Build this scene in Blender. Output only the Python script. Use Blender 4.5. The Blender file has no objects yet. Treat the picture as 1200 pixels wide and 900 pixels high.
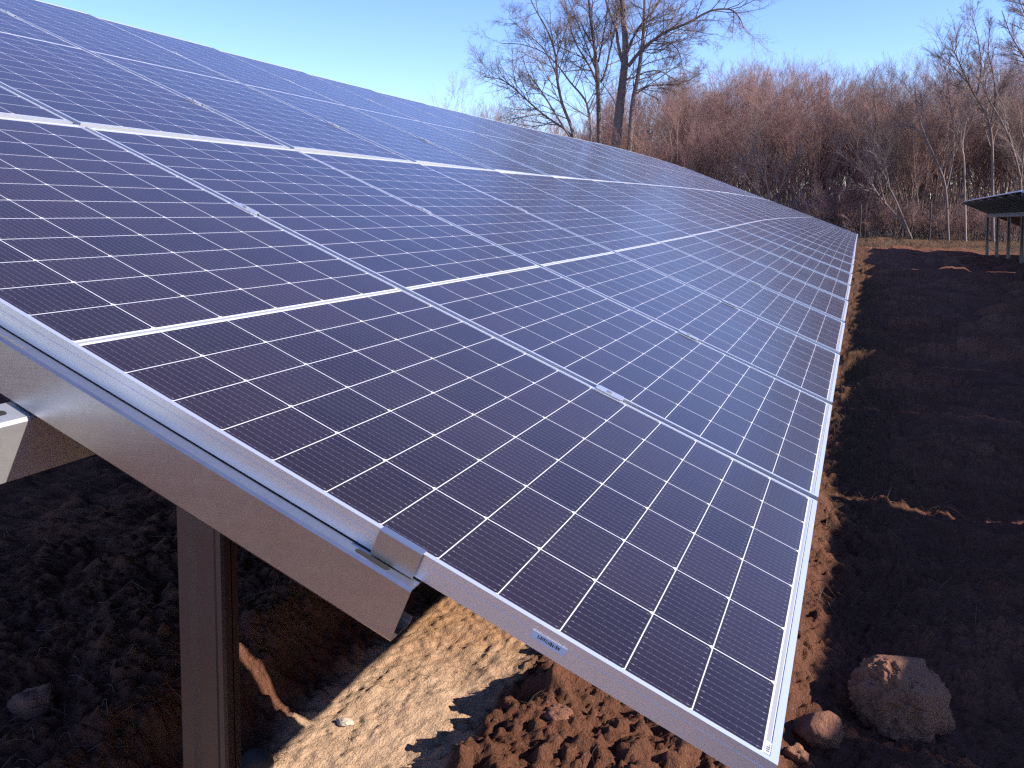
import bpy, bmesh, math, random
import numpy as np
from mathutils import Matrix, Vector

SC = bpy.context.scene
COL = SC.collection
rad = math.radians

# ------------------------------------------------------------------ camera
CAM_C = np.array([0.078583, -1.145818, 0.655864])
CAM_R = np.array([[0.940978, 0.338467, -0.000774],
                  [0.023475, -0.067545, -0.99744],
                  [-0.337653, 0.938551, -0.071504]])
FPX = 1135.0
cam = bpy.data.cameras.new('camera')
cam.sensor_fit = 'HORIZONTAL'; cam.sensor_width = 36.0
cam.lens = FPX / 1200 * 36.0
cam.shift_y = -0.1
cam.clip_start = 0.02; cam.clip_end = 3000
camo = bpy.data.objects.new('camera', cam); COL.objects.link(camo)
_q, _ = np.linalg.qr(CAM_R.T); Rw = CAM_R
camo.matrix_world = Matrix(((Rw[0][0], -Rw[1][0], -Rw[2][0], CAM_C[0]),
                            (Rw[0][1], -Rw[1][1], -Rw[2][1], CAM_C[1]),
                            (Rw[0][2], -Rw[1][2], -Rw[2][2], CAM_C[2]),
                            (0, 0, 0, 1)))
SC.camera = camo

# ------------------------------------------------------------------ light
SUN_EL, SUN_AZ = 28.7, 3.0            # azimuth from +X towards +Y
W = bpy.data.worlds.new('World'); SC.world = W; W.use_nodes = True
nt = W.node_tree; nt.nodes.clear()
sky = nt.nodes.new('ShaderNodeTexSky'); sky.sky_type = 'NISHITA'; sky.sun_disc = False
sky.sun_elevation = rad(SUN_EL); sky.sun_rotation = rad(90 - SUN_AZ)
sky.altitude = 300; sky.air_density = 0.85; sky.dust_density = 0.05; sky.ozone_density = 3.5
hs = nt.nodes.new('ShaderNodeHueSaturation'); hs.inputs['Saturation'].default_value = 1.13; hs.inputs['Hue'].default_value = 0.520
bg = nt.nodes.new('ShaderNodeBackground'); bg.inputs['Strength'].default_value = 0.148
wo = nt.nodes.new('ShaderNodeOutputWorld')
nt.links.new(sky.outputs[0], hs.inputs['Color']); nt.links.new(hs.outputs[0], bg.inputs[0]); nt.links.new(bg.outputs[0], wo.inputs[0])
sl = bpy.data.lights.new('sun', 'SUN'); sl.energy = 4.6; sl.angle = rad(0.53); sl.color = (1.0, 0.93, 0.83)
so = bpy.data.objects.new('sun', sl); COL.objects.link(so)
_e, _a = rad(SUN_EL), rad(SUN_AZ)
SUN = Vector((math.cos(_e) * math.cos(_a), math.cos(_e) * math.sin(_a), math.sin(_e)))
so.rotation_euler = SUN.to_track_quat('Z', 'Y').to_euler()
so.location = (20, 0, 20)
vs = SC.view_settings
vs.view_transform = 'Standard'; vs.look = 'None'; vs.gamma = 1.0; vs.use_curve_mapping = False
vs.exposure = 1.08
SC.cycles.use_denoising = False; SC.cycles.use_adaptive_sampling = False
SC.cycles.pixel_filter_type = 'BLACKMAN_HARRIS'; SC.cycles.filter_width = 1.35
SC.cycles.max_bounces = 6; SC.cycles.sample_clamp_indirect = 2.0; SC.cycles.caustics_reflective = False; SC.cycles.caustics_refractive = False; SC.cycles.diffuse_bounces = 3; SC.cycles.glossy_bounces = 3

# ------------------------------------------------------------------ helpers
def tag(o, label=None, cat=None, group=None, kind=None):
    if label: o['label'] = label
    if cat: o['category'] = cat
    if group: o['group'] = group
    if kind: o['kind'] = kind
    return o

def empty(name, mat=None, loc=None):
    o = bpy.data.objects.new(name, None); COL.objects.link(o)
    o.empty_display_size = 0.1
    if mat is not None: o.matrix_world = mat
    if loc is not None: o.location = loc
    return o

def mesh_obj(name, me, parent=None):
    o = bpy.data.objects.new(name, me); COL.objects.link(o)
    if parent is not None: o.parent = parent
    return o

def mesh_np(name, V, F, mat, smooth=False):
    """V (n,3), F list of arrays each (m,k)"""
    me = bpy.data.meshes.new(name)
    V = np.asarray(V, dtype=np.float32)
    if not isinstance(F, list): F = [F]
    F = [np.asarray(f, dtype=np.int32) for f in F if len(f)]
    nl = sum(f.size for f in F); nf = sum(len(f) for f in F)
    me.vertices.add(len(V)); me.vertices.foreach_set('co', V.ravel())
    me.loops.add(nl); me.loops.foreach_set('vertex_index', np.concatenate([f.ravel() for f in F]))
    tot = np.concatenate([np.full(len(f), f.shape[1], dtype=np.int32) for f in F])
    me.polygons.add(nf)
    me.polygons.foreach_set('loop_start', np.concatenate([[0], np.cumsum(tot)[:-1]]).astype(np.int32))
    me.polygons.foreach_set('loop_total', tot)
    if smooth: me.polygons.foreach_set('use_smooth', np.ones(nf, dtype=bool))
    for m in (mat if isinstance(mat, (list, tuple)) else [mat]): me.materials.append(m)
    me.update(calc_edges=True)
    return me

class MB:
    """collects boxes and prisms, builds one mesh"""
    def __init__(s): s.v = []; s.f = []
    def box(s, a, b, M=None):
        n = len(s.v)
        for x in (a[0], b[0]):
            for y in (a[1], b[1]):
                for z in (a[2], b[2]):
                    p = Vector((x, y, z)); s.v.append(tuple(M @ p) if M else tuple(p))
        for f in ((0, 1, 3, 2), (4, 6, 7, 5), (0, 4, 5, 1), (2, 3, 7, 6), (0, 2, 6, 4), (1, 5, 7, 3)):
            s.f.append([n + i for i in f])
        return s
    def sheet(s, prof, axis_fn, t0s, thick):
        """thin-walled open section: prof list of 2d points, extruded along axis_fn(t,a,b)->xyz"""
        P = [Vector((p[0], p[1])) for p in prof]; n = len(P)
        nor = []
        for i in range(n):
            d0 = (P[i] - P[i - 1]).normalized() if i else None
            d1 = (P[i + 1] - P[i]).normalized() if i < n - 1 else None
            if d0 is None: d = d1; k = 1
            elif d1 is None: d = d0; k = 1
            else:
                d = (d0 + d1).normalized(); k = 1 / max(0.3, d.dot(d1))
            nor.append(Vector((-d.y, d.x)) * k * thick)
        ring = [p for p in P] + [P[i] + nor[i] for i in range(n - 1, -1, -1)]
        m = len(ring); base = len(s.v)
        for t in t0s:
            for p in ring: s.v.append(tuple(axis_fn(t, p.x, p.y)))
        K = len(t0s)
        for j in range(K - 1):
            for i in range(m):
                a = base + j * m + i; b = base + j * m + (i + 1) % m
                s.f.append([a, b, b + m, a + m])
        for i in range(n - 1):   # end caps as quads
            for j in (0, K - 1):
                o = base + j * m
                q = [o + i, o + i + 1, o + m - 2 - i, o + m - 1 - i]
                s.f.append(q if j else q[::-1])
        return s
    def mesh(s, name, mat, bevel=0.0, seg=2):
        me = bpy.data.meshes.new(name); me.from_pydata(s.v, [], s.f); me.materials.append(mat)
        bm = bmesh.new(); bm.from_mesh(me)
        bmesh.ops.recalc_face_normals(bm, faces=bm.faces)
        if bevel:
            bmesh.ops.bevel(bm, geom=[e for e in bm.edges if e.is_manifold and e.calc_face_angle(0) > 0.5], offset=bevel, segments=seg, affect='EDGES', clamp_overlap=True)
        bm.to_mesh(me); bm.free(); me.update()
        return me

def polyx(name, V, F, mat):
    me = bpy.data.meshes.new(name); me.from_pydata([tuple(v) for v in V], [], F); me.materials.append(mat); return me

# ---- numpy noise
def _h(ix, iy, s):
    n = (ix.astype(np.int64) * 374761393 + iy.astype(np.int64) * 668265263 + s * 1442695041) & 0x7fffffff
    n = ((n ^ (n >> 13)) * 1274126177) & 0x7fffffff
    n = (n ^ (n >> 16)) & 0x7fffffff
    return n / 2147483647.0
def vnoise(x, y, s=0):
    ix, iy = np.floor(x), np.floor(y); fx, fy = x - ix, y - iy
    fx = fx * fx * (3 - 2 * fx); fy = fy * fy * (3 - 2 * fy)
    a, b, c, d = _h(ix, iy, s), _h(ix + 1, iy, s), _h(ix, iy + 1, s), _h(ix + 1, iy + 1, s)
    return (a + (b - a) * fx) * (1 - fy) + (c + (d - c) * fx) * fy
def fbm(x, y, s=0, o=4):
    r = 0; a = 0.5; t = 0
    for k in range(o):
        r = r + a * vnoise(x * 2 ** k + 17.3 * k, y * 2 ** k - 9.1 * k, s + k); t += a; a *= 0.5
    return r / t
def vnoise3(x, y, z, s=0):
    iz = np.floor(z); f = z - iz; f = f * f * (3 - 2 * f)
    a = np.zeros_like(x); b = np.zeros_like(x)
    for k in np.unique(iz):
        m = iz == k
        a[m] = vnoise(x[m], y[m], s + 101 * int(k)); b[m] = vnoise(x[m], y[m], s + 101 * (int(k) + 1))
    return a * (1 - f) + b * f
def bumps(x, y, s, dens=0.8):
    """height of random lumps, cell size 1, about 0..0.5"""
    ix, iy = np.floor(x), np.floor(y); r = np.zeros_like(x)
    for dx in (-1, 0, 1):
        for dy in (-1, 0, 1):
            cx, cy = ix + dx, iy + dy
            px = cx + _h(cx, cy, s); py = cy + _h(cx, cy, s + 1); rr = 0.22 + 0.45 * _h(cx, cy, s + 2)
            on = _h(cx, cy, s + 3) < dens
            d2 = ((x - px) ** 2 + (y - py) ** 2) / rr ** 2
            r = np.maximum(r, np.where(on, rr * np.sqrt(np.clip(1 - d2, 0, 1)), 0))
    return r
def sst(a, b, x):
    t = np.clip((x - a) / (b - a), 0, 1); return t * t * (3 - 2 * t)

# ------------------------------------------------------------------ materials
def M(name):
    m = bpy.data.materials.new(name); m.use_nodes = True
    n = m.node_tree.nodes; p = n['Principled BSDF']; return m, m.node_tree, p
class NB:
    def __init__(s, nt): s.nt = nt
    def new(s, t, **k):
        n = s.nt.nodes.new(t)
        for a, b in k.items(): setattr(n, a, b)
        return n
    def lk(s, a, b): s.nt.links.new(a, b)
    def m(s, op, a, b=None, c=None):
        n = s.new('ShaderNodeMath', operation=op)
        for i, v in enumerate((a, b, c)):
            if v is None: continue
            if isinstance(v, (int, float)): n.inputs[i].default_value = v
            else: s.lk(v, n.inputs[i])
        return n.outputs[0]
    def mix(s, f, a, b):
        n = s.new('ShaderNodeMix', data_type='RGBA')
        for i, v in ((0, f), (6, a), (7, b)):
            if isinstance(v, (int, float)): n.inputs[i].default_value = v
            elif isinstance(v, tuple): n.inputs[i].default_value = (*v, 1)
            else: s.lk(v, n.inputs[i])
        return n.outputs[2]
    def noise(s, vec, scale, detail=4, rough=0.55):
        n = s.new('ShaderNodeTexNoise'); n.inputs['Scale'].default_value = scale; n.inputs['Detail'].default_value = detail; n.inputs['Roughness'].default_value = rough
        if vec is not None: s.lk(vec, n.inputs['Vector'])
        return n.outputs[0]
    def ramp(s, f, stops):
        n = s.new('ShaderNodeValToRGB'); e = n.color_ramp.elements
        while len(e) < len(stops): e.new(0.5)
        for i, (p, c) in enumerate(stops):
            e[i].position = p; e[i].color = (*c, 1) if isinstance(c, tuple) else (c, c, c, 1)
        s.lk(f, n.inputs[0]); return n.outputs[0]
    def bump(s, h, strength, dist, p):
        n = s.new('ShaderNodeBump'); n.inputs['Strength'].default_value = strength; n.inputs['Distance'].default_value = dist
        s.lk(h, n.inputs['Height']); s.lk(n.outputs[0], p.inputs['Normal'])

PL, PW = 2.28187, 1.12286            # panel length (up the slope) and width
MU, PU, GM, MV, PV = 0.02087, 0.09277, 0.0156, 0.0104, 0.184
PITCH, RGAP = 1.15214, 0.0209
FR_H = 0.034

def glass_material():
    m, nt, p = M('solar_glass'); b = NB(nt)
    tc = b.new('ShaderNodeTexCoord'); sp = b.new('ShaderNodeSeparateXYZ'); b.lk(tc.outputs['Object'], sp.inputs[0])
    U, V = sp.outputs[0], sp.outputs[1]
    half = 12 * PU - 0.001
    up = b.m('GREATER_THAN', U, MU + half + GM / 2)
    uc = b.m('SUBTRACT', b.m('SUBTRACT', U, MU), b.m('MULTIPLY', up, half + GM))
    inu = b.m('MULTIPLY', b.m('GREATER_THAN', uc, 0.0), b.m('LESS_THAN', uc, half))
    fu = b.m('SUBTRACT', uc, b.m('MULTIPLY', b.m('FLOOR', b.m('DIVIDE', uc, PU)), PU))
    vc = b.m('SUBTRACT', V, MV)
    fv = b.m('SUBTRACT', vc, b.m('MULTIPLY', b.m('FLOOR', b.m('DIVIDE', vc, PV)), PV))
    inv = b.m('MULTIPLY', b.m('GREATER_THAN', vc, 0.0), b.m('LESS_THAN', vc, 6 * PV - 0.0018))
    body = b.m('MULTIPLY', b.m('LESS_THAN', fu, PU - 0.0015), b.m('LESS_THAN', fv, PV - 0.0020))
    dv = b.m('MINIMUM', fv, b.m('SUBTRACT', PV - 0.0020, fv))
    cham = b.m('GREATER_THAN', b.m('ADD', b.m('MULTIPLY', fu, 0.75), dv), 0.0043)
    cell = b.m('MULTIPLY', b.m('MULTIPLY', inu, inv), b.m('MULTIPLY', body, cham))
    # bus bars: 11 fine wires along the slope in every cell, with solder pads
    NBAR = 11
    bv = b.m('FRACT', b.m('MULTIPLY', fv, NBAR / (PV - 0.002)))
    bd = b.m('ABSOLUTE', b.m('SUBTRACT', bv, 0.5))
    wire = b.m('LESS_THAN', bd, 0.022)
    eu = b.m('MINIMUM', fu, b.m('SUBTRACT', PU - 0.0013, fu))
    pad = b.m('MULTIPLY', b.m('LESS_THAN', bd, 0.05), b.m('MULTIPLY', b.m('GREATER_THAN', eu, 0.0045), b.m('LESS_THAN', eu, 0.0075)))
    pu = b.m('FRACT', b.m('MULTIPLY', fu, 9 / (PU - 0.0013)))
    dots = b.m('MULTIPLY', b.m('LESS_THAN', bd, 0.03), b.m('LESS_THAN', b.m('ABSOLUTE', b.m('SUBTRACT', pu, 0.5)), 0.11))
    wv = b.m('MAXIMUM', b.m('MULTIPLY', wire, 0.13), b.m('MAXIMUM', b.m('MULTIPLY', pad, 0.30), b.m('MULTIPLY', dots, 0.24)))
    oi = b.new('ShaderNodeObjectInfo')
    wn = b.new('ShaderNodeTexWhiteNoise', noise_dimensions='3D')
    cv = b.new('ShaderNodeCombineXYZ')
    b.lk(b.m('FLOOR', b.m('DIVIDE', uc, PU)), cv.inputs[0]); b.lk(b.m('FLOOR', b.m('DIVIDE', vc, PV)), cv.inputs[1]); b.lk(b.m('ADD', b.m('MULTIPLY', oi.outputs['Random'], 91.0), b.m('MULTIPLY', up, 7.0)), cv.inputs[2])
    b.lk(cv.outputs[0], wn.inputs[0])
    cellcol = b.mix(wn.outputs[0], (0.0074, 0.0033, 0.0070), (0.0140, 0.0064, 0.0120))
    cellcol = b.mix(wv, cellcol, (0.55, 0.52, 0.55))
    back = (0.64, 0.63, 0.65)
    # grey ribbons in the middle gap and in the end margins
    rib = b.m('LESS_THAN', b.m('ABSOLUTE', b.m('SUBTRACT', U, MU + half + GM / 2)), 0.0034)
    rb2 = b.m('MULTIPLY', b.m('GREATER_THAN', U, MU - 0.0085), b.m('LESS_THAN', U, MU - 0.0025))
    rb3 = b.m('MULTIPLY', b.m('GREATER_THAN', U, PL - MU + 0.0025), b.m('LESS_THAN', U, PL - MU + 0.0085))
    rb = b.m('MULTIPLY', b.m('MAXIMUM', rib, b.m('MAXIMUM', rb2, rb3)), inv)
    gap = b.mix(rb, back, (0.27, 0.275, 0.29))
    col = b.mix(cell, gap, cellcol)
    b.lk(tc.outputs['Object'], (mp := b.new('ShaderNodeMapping')).inputs[0])
    dust = b.noise(tc.outputs['Object'], 3.0, 5, 0.7)
    spk = b.noise(tc.outputs['Object'], 420.0, 1, 0.5)
    spk = b.m('MULTIPLY', b.m('GREATER_THAN', spk, 0.71), 0.16)
    dd = b.m('MAXIMUM', spk, b.m('MULTIPLY', b.m('SUBTRACT', dust, 0.42), 0.05))
    col = b.mix(b.m('MAXIMUM', dd, 0.0), col, (0.45, 0.40, 0.36))
    b.lk(col, p.inputs['Base Color'])
    b.lk(b.m('ADD', 0.12, b.m('MULTIPLY', dust, 0.14)), p.inputs['Roughness'])
    p.inputs['IOR'].default_value = 1.32
    p.inputs['Specular Tint'].default_value = (1.0, 0.76, 0.76, 1)
    p.inputs['Sheen Weight'].default_value = 0.13; p.inputs['Sheen Roughness'].default_value = 0.45; p.inputs['Sheen Tint'].default_value = (0.86, 0.72, 0.72, 1)
    b.bump(b.noise(tc.outputs['Object'], 900.0, 1), 0.03, 0.0004, p)
    return m
GLASS = glass_material()

def metal(name, col, rough, scale=40, spangle=0.18, metallic=0.9):
    m, nt, p = M(name); b = NB(nt)
    tc = b.new('ShaderNodeTexCoord')
    vor = b.new('ShaderNodeTexVoronoi'); vor.inputs['Scale'].default_value = scale; b.lk(tc.outputs['Object'], vor.inputs['Vector'])
    sep = b.new('ShaderNodeSeparateColor'); b.lk(vor.outputs['Color'], sep.inputs[0])
    n2 = b.noise(tc.outputs['Object'], 5, 5, 0.65)
    ms = b.new('ShaderNodeMapping'); ms.inputs['Scale'].default_value = (2.5, 60, 60); b.lk(tc.outputs['Object'], ms.inputs[0])
    n3 = b.noise(ms.outputs[0], 1.0, 4, 0.6)
    f = b.m('ADD', b.m('MULTIPLY', sep.outputs[0], spangle), b.m('ADD', b.m('MULTIPLY', n2, 0.4), b.m('MULTIPLY', n3, spangle * 2.0)))
    b.lk(b.mix(f, tuple(c * 1.12 for c in col), tuple(c * 0.72 for c in col)), p.inputs['Base Color'])
    b.lk(b.m('ADD', rough - 0.08, b.m('MULTIPLY', n2, 0.2)), p.inputs['Roughness'])
    p.inputs['Metallic'].default_value = metallic
    mp = b.new('ShaderNodeMapping'); mp.inputs['Scale'].default_value = (3, 400, 400); b.lk(tc.outputs['Object'], mp.inputs[0])
    b.bump(b.noise(mp.outputs[0], 1.0, 2), 0.12, 0.0006, p)
    return m
ALU = metal('anodised_aluminium', (0.86, 0.85, 0.845), 0.36, 8, 0.02, 0.78)
GALV = metal('galvanised_steel', (0.56, 0.53, 0.505), 0.32, 90, 0.16, 0.95)
BRIGHTGALV = metal('sun_brightened_galvanised_steel', (0.66, 0.665, 0.68), 0.36, 90, 0.2, 0.75)  # paler copy of the galvanised steel, sunlit brightness put into its colour
DARKGALV = metal('dark_galvanised_steel', (0.16, 0.145, 0.145), 0.36, 90, 0.12, 0.92)  # darker copy of the galvanised steel for posts and side-table rafters

def plain(name, col, rough=0.6, col2=None, scale=30, spec=0.5):
    m, nt, p = M(name); b = NB(nt)
    tc = b.new('ShaderNodeTexCoord')
    b.lk(b.mix(b.noise(tc.outputs['Object'], scale, 5, 0.65), col, col2 or tuple(c * 0.6 for c in col)), p.inputs['Base Color'])
    p.inputs['Roughness'].default_value = rough; p.inputs['Specular IOR Level'].default_value = spec
    return m
PAPER = plain('sticker_paper', (0.74, 0.75, 0.80), 0.5, (0.68, 0.69, 0.75))
INK = plain('sticker_ink', (0.06, 0.06, 0.09), 0.5)
BACKSHEET = plain('rear_glass', (0.020, 0.020, 0.034), 0.6, (0.030, 0.030, 0.05), 6, 0.15)
BARK_DARK = plain('bark_dark', (0.25, 0.185, 0.16), 0.9, (0.11, 0.08, 0.072), 9, 0.15)
BARK_PALE = plain('bark_pale', (0.38, 0.29, 0.235), 0.9, (0.17, 0.125, 0.105), 6, 0.15)
TWIG_RED = plain('twig_red', (0.33, 0.20, 0.175), 0.85, (0.22, 0.13, 0.115), 0.6, 0.15)
TWIG_GREY = plain('twig_grey', (0.27, 0.20, 0.175), 0.85, (0.17, 0.125, 0.11), 0.6, 0.15)
STRAW = plain('straw', (0.125, 0.075, 0.045), 0.8, (0.05, 0.030, 0.019), 4, 0.2)
STALK = plain('dry_stalk', (0.19, 0.12, 0.08), 0.8, (0.08, 0.048, 0.032), 4, 0.2)
GRASS = plain('dry_grass', (0.165, 0.105, 0.064), 0.8, (0.075, 0.046, 0.029), 0.8, 0.2)
POSTW = plain('weathered_post', (0.05, 0.036, 0.032), 0.9)
PALESTONE = plain('pale_stone', (0.62, 0.53, 0.43), 0.9, (0.42, 0.34, 0.26), 60, 0.1)
CONC = plain('grey_stone', (0.10, 0.08, 0.07), 0.9, (0.06, 0.048, 0.042), 20, 0.2)

def rock_mat(name, c1, c2, bumpd):
    m, nt, p = M(name); b = NB(nt); tc = b.new('ShaderNodeTexCoord')
    n1 = b.noise(tc.outputs['Object'], 9, 8, 0.7); n2 = b.noise(tc.outputs['Object'], 55, 6, 0.7)
    b.lk(b.mix(b.m('ADD', b.m('MULTIPLY', n1, 0.6), b.m('MULTIPLY', n2, 0.4)), c1, c2), p.inputs['Base Color'])
    p.inputs['Roughness'].default_value = 0.95; p.inputs['Specular IOR Level'].default_value = 0.1
    b.bump(b.m('ADD', n1, n2), 0.9, bumpd, p)
    return m
ROCK = rock_mat('clay_rock', (0.24, 0.108, 0.066), (0.40, 0.205, 0.125), 0.022)
CLOD = rock_mat('dark_soil_clod', (0.19, 0.085, 0.058), (0.36, 0.18, 0.12), 0.03)

def soil_mat():
    m, nt, p = M('soil'); b = NB(nt)
    tc = b.new('ShaderNodeTexCoord')
    P3 = tc.outputs['Object']
    a1 = b.new('ShaderNodeAttribute', attribute_name='sand'); a2 = b.new('ShaderNodeAttribute', attribute_name='turf')
    nf = b.noise(P3, 60, 8, 0.72); nm = b.noise(P3, 7, 6, 0.65); nl = b.noise(P3, 0.6, 5, 0.6)
    dark = b.mix(nm, (0.215, 0.092, 0.056), (0.390, 0.190, 0.120))
    dark = b.mix(b.m('MULTIPLY', nf, 0.75), dark, (0.088, 0.037, 0.025))
    n0 = b.noise(P3, 1.6, 6, 0.7)
    n0 = b.ramp(n0, [(0.38, (0, 0, 0)), (0.62, (1, 1, 1))])
    dark = b.mix(b.m('MULTIPLY', n0, 0.55), dark, (0.110, 0.046, 0.031))
    grit = b.m('MULTIPLY', b.m('GREATER_THAN', b.noise(P3, 130, 2, 0.5), 0.69), 0.45)
    dark = b.mix(grit, dark, (0.42, 0.26, 0.18))
    mp = b.new('ShaderNodeMapping'); mp.inputs['Scale'].default_value = (30, 9, 12); mp.inputs['Rotation'].default_value = (0, 0, 0.05); b.lk(P3, mp.inputs[0])
    st = b.noise(mp.outputs[0], 1.0, 6, 0.7)
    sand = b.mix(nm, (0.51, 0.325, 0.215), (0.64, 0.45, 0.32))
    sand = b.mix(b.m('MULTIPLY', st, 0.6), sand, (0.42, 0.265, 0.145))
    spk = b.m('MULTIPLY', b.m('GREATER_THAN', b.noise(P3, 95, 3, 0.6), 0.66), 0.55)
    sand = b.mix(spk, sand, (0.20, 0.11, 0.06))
    yy = b.new('ShaderNodeSeparateXYZ'); b.lk(P3, yy.inputs[0])
    damp = b.m('ADD', b.m('MULTIPLY', b.m('SUBTRACT', yy.outputs[1], 1.35), 2.2), b.m('MULTIPLY', b.m('SUBTRACT', nm, 0.5), 1.6))
    dn = b.new('ShaderNodeClamp'); b.lk(damp, dn.inputs[0])
    sand = b.mix(b.m('MULTIPLY', dn.outputs[0], 0.75), sand, (0.33, 0.165, 0.075))
    turf = b.mix(nm, (0.125, 0.072, 0.043), (0.20, 0.122, 0.075))
    turf = b.mix(b.m('MULTIPLY', nf, 0.7), turf, (0.05, 0.032, 0.018))
    turf = b.mix(b.m('MULTIPLY', nl, 0.5), turf, (0.13, 0.07, 0.042))
    c = b.mix(a2.outputs['Fac'], dark, turf)
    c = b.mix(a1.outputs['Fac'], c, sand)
    b.lk(c, p.inputs['Base Color'])
    p.inputs['Roughness'].default_value = 1.0; p.inputs['Specular IOR Level'].default_value = 0.0
    hsum = b.m('ADD', b.m('MULTIPLY', nf, 0.9), b.m('ADD', b.m('MULTIPLY', b.noise(P3, 22, 6, 0.7), 0.8), b.m('MULTIPLY', b.noise(P3, 190, 3, 0.6), 0.45)))
    hsum = b.m('ADD', b.m('MULTIPLY', hsum, b.m('SUBTRACT', 1.0, b.m('MULTIPLY', a1.outputs['Fac'], 0.55))), b.m('MULTIPLY', st, b.m('MULTIPLY', a1.outputs['Fac'], 0.5)))
    b.bump(hsum, 1.0, 0.028, p)
    return m
SOIL = soil_mat()

# ------------------------------------------------------------------ ground
GZ = -0.75
def ground(X, Y):
    near = sst(14, 7, np.hypot(X, Y - 1.5))
    wob = 0.10 * (fbm(Y * 2.3, X * 0.4 + 3, 5, 4) - 0.5) + 0.05 * (fbm(Y * 9, X * 6, 8, 3) - 0.5)
    z = 0.05 * (fbm(X * 0.25, Y * 0.25, 21, 3) - 0.5) + 0.5 * sst(60, 300, Y) - 0.030 * np.clip(X, 0, 14) * sst(8, 25, Y)
    z = z + (0.16 * (fbm(X * 0.9, Y * 1.3, 23, 4) - 0.5) + 0.22 * bumps(X / 0.9, Y / 0.6, 27, 0.5)) * sst(4, 9, Y) * sst(70, 50, Y) * sst(-0.3, 0.4, X)
    rough = 1.0 - 0.0 * X
    # left bank of the shallow trench
    bw = sst(-0.6, 0.1, Y) * sst(4.6, 3.4, Y)
    bx = X + wob
    bank = sst(-1.36, -1.57, X + 0.35 * wob) * 0.205 * sst(-3.6, -2.4, X) * bw
    # right berm of dug soil
    berm = sst(-0.93, -0.72, bx + 0.22 * (fbm(Y * 3.1 + 4, X * 2, 3, 4) - 0.5)) * sst(0.12, -0.25, X) * 0.115 * bw
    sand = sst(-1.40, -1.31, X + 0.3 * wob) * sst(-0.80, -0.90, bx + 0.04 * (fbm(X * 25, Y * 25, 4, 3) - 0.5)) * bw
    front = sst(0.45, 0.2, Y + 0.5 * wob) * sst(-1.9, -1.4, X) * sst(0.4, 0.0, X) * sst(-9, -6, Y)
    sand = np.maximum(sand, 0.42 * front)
    dist = np.sqrt((X - 0.08) ** 2 + (Y + 1.15) ** 2)
    c1 = bumps(X / 0.16, Y / 0.16, 11, 0.5) * 0.16; c2 = bumps(X / 0.07 + 5, Y / 0.07, 31, 0.6) * 0.07; c3 = bumps(X / 0.03, Y / 0.03 + 9, 51, 0.7) * 0.03
    big = bumps(X / 0.5, Y / 0.5, 71, 0.4) * 0.5
    amp = np.where(X > 0.15, 0.70, 0.75) * (1 - 0.80 * sand)
    amp = amp * (1 - 0.35 * sst(4, 12, Y))
    crumb = (np.abs(fbm(X * 26, Y * 26, 111, 3) - 0.5) * 0.055 + np.abs(fbm(X * 70 + 3, Y * 70, 117, 2) - 0.5) * 0.028) * sst(9, 4, dist)
    clod = 0.30 * c1 * (0.5 + fbm(X * 20, Y * 20, 121, 2)) + 0.65 * c2 * (0.4 + 1.2 * vnoise(X * 40, Y * 40, 123)) + 0.75 * c3 * sst(6, 3, dist) + 0.10 * big + crumb
    lump = fbm(X * 5, Y * 5, 41, 4) - 0.5
    furrow = 0.035 * np.sin(Y * 2.6 + 2.5 * fbm(X * 0.8, Y * 0.6, 61, 3)) * sst(0.1, 0.6, X) * sst(45, 30, Y)
    z = z + bank + berm + amp * clod + (1 - 0.85 * sand) * (0.09 * lump * np.where(X > 0.1, 0.8, 1.0)) + furrow
    z = z + sand * (0.010 * (fbm(X * 40, Y * 14, 77, 4) - 0.5) + 0.008 * (fbm(X * 60, Y * 60, 79, 4) - 0.5) + 0.16 * c3 * (vnoise(X * 4, Y * 4, 87) > 0.55) + 0.03 * (fbm(X * 7, Y * 5, 83, 3) - 0.5)) - 0.012 * (1 - sand)
    # flatten a little far away
    turf = np.clip(sst(-0.25, 0.05, X) * sst(0.50, 0.10, X + 0.5 * (fbm(Y * 0.8, X * 2, 91, 4) - 0.5)) * sst(2.0, 4.5, Y) * 0.75 + sst(39.0, 41.0, Y + 2.5 * (fbm(X * 0.3, Y * 0.3, 93, 3) - 0.5)) , 0, 1)
    return GZ + z, sand, turf

def axis_steps(lo, hi, step, out_lo, out_hi, grow):
    mid = list(np.arange(lo, hi, step)); s = step; x = mid[-1]; up = []
    while x < out_hi: s *= grow; x += s; up.append(x)
    s = step; x = lo; dn = []
    while x > out_lo: s *= grow; x -= s; dn.append(x)
    return np.array(dn[::-1] + mid + up)
gx = axis_steps(-2.1, 0.95, 0.0062, -500, 500, 1.030)
gy = axis_steps(0.45, 2.6, 0.0062, -200, 900, 1.0125)
GXX, GYY = np.meshgrid(gx, gy)
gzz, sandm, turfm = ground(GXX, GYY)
nxg, nyg = len(gx), len(gy)
idx = np.arange(nxg * nyg).reshape(nyg, nxg)
Fq = np.stack([idx[:-1, :-1], idx[:-1, 1:], idx[1:, 1:], idx[1:, :-1]], -1).reshape(-1, 4)
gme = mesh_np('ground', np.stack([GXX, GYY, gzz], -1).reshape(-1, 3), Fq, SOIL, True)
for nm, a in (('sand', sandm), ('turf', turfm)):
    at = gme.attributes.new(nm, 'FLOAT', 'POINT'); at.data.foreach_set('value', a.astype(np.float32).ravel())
go = mesh_obj('ground', gme); tag(go, 'dark dug-over soil field with a pale sandy trench', 'ground', kind='structure')
def gz(x, y):
    return float(ground(np.array([[float(x)]]), np.array([[float(y)]]))[0][0, 0])

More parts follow.
